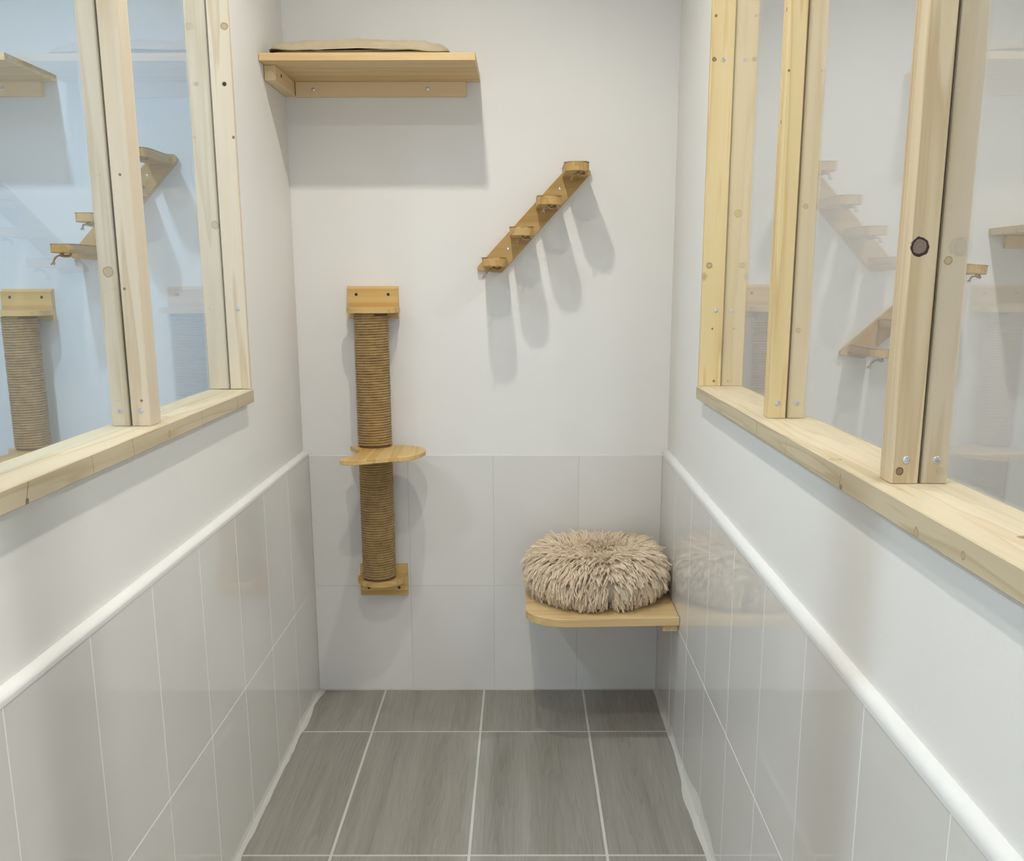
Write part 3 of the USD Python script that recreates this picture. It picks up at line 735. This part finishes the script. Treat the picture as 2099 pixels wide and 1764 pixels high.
sis = mat('sisal_rope', {
    't': ('texture_coordinate', {}), 'm': ('mapping', {'scale': (1, 1, 0.35)}),
    'n': ('noise_texture', {'scale': 700.0, 'detail': 4.0, 'roughness': 0.75}), 'w': ('noise_texture', {'scale': 42.0, 'detail': 4.0, 'roughness': 0.65}),
    'mx': ('mix_float', {'fac': 0.5}),
    'r': ('rgb_ramp', {'ramp': [(0.30, (0.235, 0.14, 0.052)), (0.5, (0.40, 0.258, 0.105)), (0.68, (0.52, 0.355, 0.16))]}),
    'b': ('bump', {'strength': 0.7, 'distance': 0.0012}),
    'p': ('principled_bsdf', {'roughness': 0.85, 'sheen_weight': 0.2, 'specular_ior_level': 0.15})},
    [('t.object', 'm.vector'), ('m.vector', 'n.vector'), ('t.object', 'w.vector'), ('n.fac', 'mx.a'), ('w.fac', 'mx.b'), ('mx.result', 'r.fac'), ('r.color', 'p.base_color'), ('n.fac', 'b.height'), ('b.normal', 'p.normal')])
core_m = mat('post_core', {'p': ('principled_bsdf', {'base_color': (0.16, 0.10, 0.05), 'roughness': 0.9})}, [])
def rope_segment(z0, z1, seed):
    pitch, rr = 0.0071, 0.0037
    turns = (z1 - z0 - 2 * rr) / pitch
    n = int(turns * 44)
    a = np.linspace(0, turns * 2 * np.pi, n)
    wob = meshkit.fbm(np.c_[np.cos(a) * 3, np.sin(a) * 3, a * 0.9], 2, seed) - 0.5
    z = z0 + rr + a / (2 * np.pi) * pitch + 0.0012 * (meshkit.noise(np.c_[np.cos(a) * 2, np.sin(a) * 2, a * 0.3], seed + 3) - 0.5)
    R_ = RP + 0.0013 * wob
    p = np.c_[R_ * np.cos(a), YC + R_ * np.sin(a), z]
    return tube(p, rr * (1 + 0.25 * wob), 6)
for z0, z1, sd in ((0.3774, 0.7508, 21), (0.7637, 1.1318, 34)):
    c = trimesh.creation.cylinder(RP - 0.001, z1 - z0, 48); c.apply_translation([0, YC, (z0 + z1) / 2 - Z0])
    cp = part(sp, 'core', c, core_m, smooth=30)
    part(sp, 'sisal_rope', rope_segment(z0 - Z0, z1 - Z0, sd), sis, smooth=True)
copy_of(sp, (X0 - 0.9644, 0, Z0 - 0.006), 'sisal-wrapped scratching post seen through the left pane')
copy_of(sp, (X0 + 1.098, 0, Z0 + 0.002), 'sisal-wrapped scratching post seen through the right pane')

# ------------------------------------------------------------------ low corner shelf and the fluffy bed on it
ls = thing('corner_shelf', 'low pine shelf in the right corner with one rounded front corner', 'shelf', (0.627, 0, 0.3465))
low_m = wood('low_shelf_pine', axis='x', seed=14.0, rings=18, rough=0.42, **SH)
arc = spline([(0.6270, -0.3250), (0.6285, -0.3420), (0.6390, -0.3680), (0.6600, -0.3920), (0.6920, -0.4095), (0.7360, -0.4170)], 24)
out = np.vstack([[(0.627, -0.0025)], arc, [(1.0235, -0.4030), (1.0235, -0.0025)]])
part(ls, 'board', extrude(Polygon([(x - 0.627, y) for x, y in out]), 0, 0.0225, c=0.0010), low_m, smooth=30)
part(ls, 'cleat', box(0.984 - 0.627, 1.0235 - 0.627, -0.385, -0.0225, -0.0215, -0.0002, c=0.001), cleat_y)
part(ls, 'cleat', box(0.66 - 0.627, 1.0235 - 0.627, -0.0220, -0.0025, -0.0215, -0.0002, c=0.001), cleat_m)

BX, BY, BZ = 0.8225, -0.196, 0.3692
bed = thing('pet_bed', 'fluffy round beige pet bed on the low corner shelf', 'pet bed', (BX, BY, BZ))
RO, TH = 0.1195, 0.064        # ring radius, tube radius
SEAM_A = math.atan2(-0.175, 0.026)
def bed_surface(u, w):
    """u: angle round the ring, w: angle round the tube (0 = outside, pi/2 = top, pi = the hole)"""
    du = (u - SEAM_A + np.pi) % (2 * np.pi) - np.pi
    dent = np.exp(-(du / 0.10) ** 2)
    lump = meshkit.fbm(np.stack([np.cos(u) * 2.2 + 5, np.sin(u) * 2.2 + 5, w * 0 + 1.5], -1), 3, 9) - 0.5
    t = TH * (1 + 0.16 * lump) * (1 - 0.20 * dent)
    rz = 1.0
    r = RO + t * np.cos(w) * np.where(np.cos(w) > 0, 0.95, 1.45)
    z = 0.064 + t * np.sin(w) * np.where(np.sin(w) < 0, 0.98, 1.0)
    return np.stack([r * np.cos(u) , r * np.sin(u), z], -1)
fab = mat('bed_cloth', {'p': ('principled_bsdf', {'base_color': (0.60, 0.51, 0.40), 'roughness': 0.95, 'specular_ior_level': 0.1})}, [])
U, Wn = 96, 40
uu, ww = np.meshgrid(np.linspace(0, 2 * np.pi, U, endpoint=False), np.linspace(0, 2 * np.pi, Wn, endpoint=False), indexing='ij')
v = bed_surface(uu, ww).reshape(-1, 3)
v[:, 2] = np.maximum(v[:, 2], 0.001)
i, j = np.meshgrid(np.arange(U), np.arange(Wn), indexing='ij')
A, B_, C_, D_ = i * Wn + j, ((i + 1) % U) * Wn + j, ((i + 1) % U) * Wn + (j + 1) % Wn, i * Wn + (j + 1) % Wn
f = np.vstack([np.stack([A, B_, C_], -1).reshape(-1, 3), np.stack([A, C_, D_], -1).reshape(-1, 3)])
part(bed, 'ring', tm(v, f), fab, smooth=True)
c = trimesh.creation.cylinder(0.125, 0.05, 40); c.apply_translation([0, 0, 0.027])
part(bed, 'base', c, fab, smooth=30)
fur = mat('fur', {
    'h': ('hair_info', {}), 'o': ('geometry', {}), 'n': ('noise_texture', {'scale': 24.0, 'detail': 3.0}), 'mx': ('mix_float', {'fac': 0.55}),
    'r': ('rgb_ramp', {'ramp': [(0.15, (0.90, 0.765, 0.58)), (0.5, (0.97, 0.865, 0.71)), (0.85, (0.99, 0.93, 0.805))]}),
    'p': ('principled_bsdf', {'roughness': 0.75, 'specular_ior_level': 0.2, 'sheen_weight': 0.15}),
    'l': ('translucent_bsdf', {}), 'x': ('mix_closure', {'fac': 0.2})},
    [('o.position', 'n.vector'), ('n.fac', 'mx.a'), ('h.intercept', 'mx.b'), ('mx.result', 'r.fac'), ('r.color', 'p.base_color'), ('r.color', 'l.color'),
     ('p.BSDF', 'x.closure1'), ('l.BSDF', 'x.closure2')], surface='x.closure')
rng = np.random.default_rng(77)
NC = 5600                    # locks
us = rng.uniform(0, 2 * np.pi, NC)
ws = rng.uniform(-0.40 * np.pi, 1.12 * np.pi, NC)
keep = rng.uniform(0, 1, NC) < np.clip((RO + TH * np.cos(ws) * 1.0) / (RO + TH) * 1.15, 0.62, 1)
_d = (us - SEAM_A + np.pi) % (2 * np.pi) - np.pi
keep &= ~((np.abs(_d) < 0.06) & (ws < 0.22 * np.pi))       # the seam shows as a bare parting in front
us, ws = us[keep], ws[keep]
root = bed_surface(us, ws)
e = 1e-3
nu_ = bed_surface(us + e, ws) - root
nw_ = bed_surface(us, ws + e) - root
nrm = np.cross(nu_, nw_); nrm /= np.linalg.norm(nrm, axis=1, keepdims=True)
tw_ = -nw_ / np.linalg.norm(nw_, axis=1, keepdims=True)          # combed outwards and down
du = (us - SEAM_A + np.pi) % (2 * np.pi) - np.pi
tu_ = nu_ / np.linalg.norm(nu_, axis=1, keepdims=True)
side = np.sign(du) * np.exp(-(du / 0.22) ** 2)
inside = np.clip((ws - 0.52 * np.pi) / (0.25 * np.pi), 0, 1)[:, None]
comb = tw_ * (1 - 1.7 * inside) + tu_ * (0.55 * side[:, None]) + rng.normal(0, 0.12, (len(us), 3)) + tu_ * rng.normal(0, 0.17, (len(us), 1))
ln = 0.036 * rng.uniform(0.75, 1.2, len(us)) * np.where(ws < 0, 0.85, 1.0) * (1 - 0.35 * inside[:, 0])
PTS, WID, CNT = [], [], []
NS = 7
for s_ in range(NS):
    o = rng.normal(0, 0.0021, (len(us), 2))
    r0 = root + tu_ * o[:, :1] + tw_ * o[:, 1:] - nrm * 0.001
    tip = root + nrm * (0.011 * rng.uniform(0.7, 1.3, (len(us), 1))) + comb * ln[:, None] + rng.normal(0, 0.0008, (len(us), 3))
    p1 = r0 + nrm * 0.009 + comb * (ln * 0.22)[:, None]
    p2 = root + (tip - root) * 0.62 + nrm * 0.0045 + (tu_ * o[:, :1] + tw_ * o[:, 1:]) * 0.55
    wave = rng.normal(0, 0.0007, (len(us), 3))
    p3 = root + (tip - root) * 0.85 + nrm * 0.0012 + (tu_ * o[:, :1]) * 0.3 + wave
    P = np.stack([r0, p1, p2, p3, tip], 1)
    P[:, :, 2] = np.maximum(P[:, :, 2], 0.0015)
    PTS.append(P)
P = np.concatenate(PTS, 0)
lim = np.array([1.021 - BX, -0.003 - BY])
P[:, :, 0] = np.minimum(P[:, :, 0], lim[0]); P[:, :, 1] = np.minimum(P[:, :, 1], lim[1])
nC = len(P)
cur = UsdGeom.BasisCurves.Define(stage, str(bed.GetPath()) + '/fur')
cur.CreateTypeAttr('linear')
cur.CreateCurveVertexCountsAttr(Vt.IntArray.FromNumpy(np.full(nC, 5, np.int32)))
cur.CreatePointsAttr(Vt.Vec3fArray.FromNumpy(P.reshape(-1, 3).astype(np.float32)))
cur.CreateWidthsAttr(Vt.FloatArray.FromNumpy(np.tile(np.array([0.0014, 0.0015, 0.0014, 0.0011, 0.0005], np.float32), nC)))
cur.SetWidthsInterpolation('vertex')
UsdShade.MaterialBindingAPI.Apply(cur.GetPrim()).Bind(fur)
tag(cur.GetPrim(), kind='stuff')
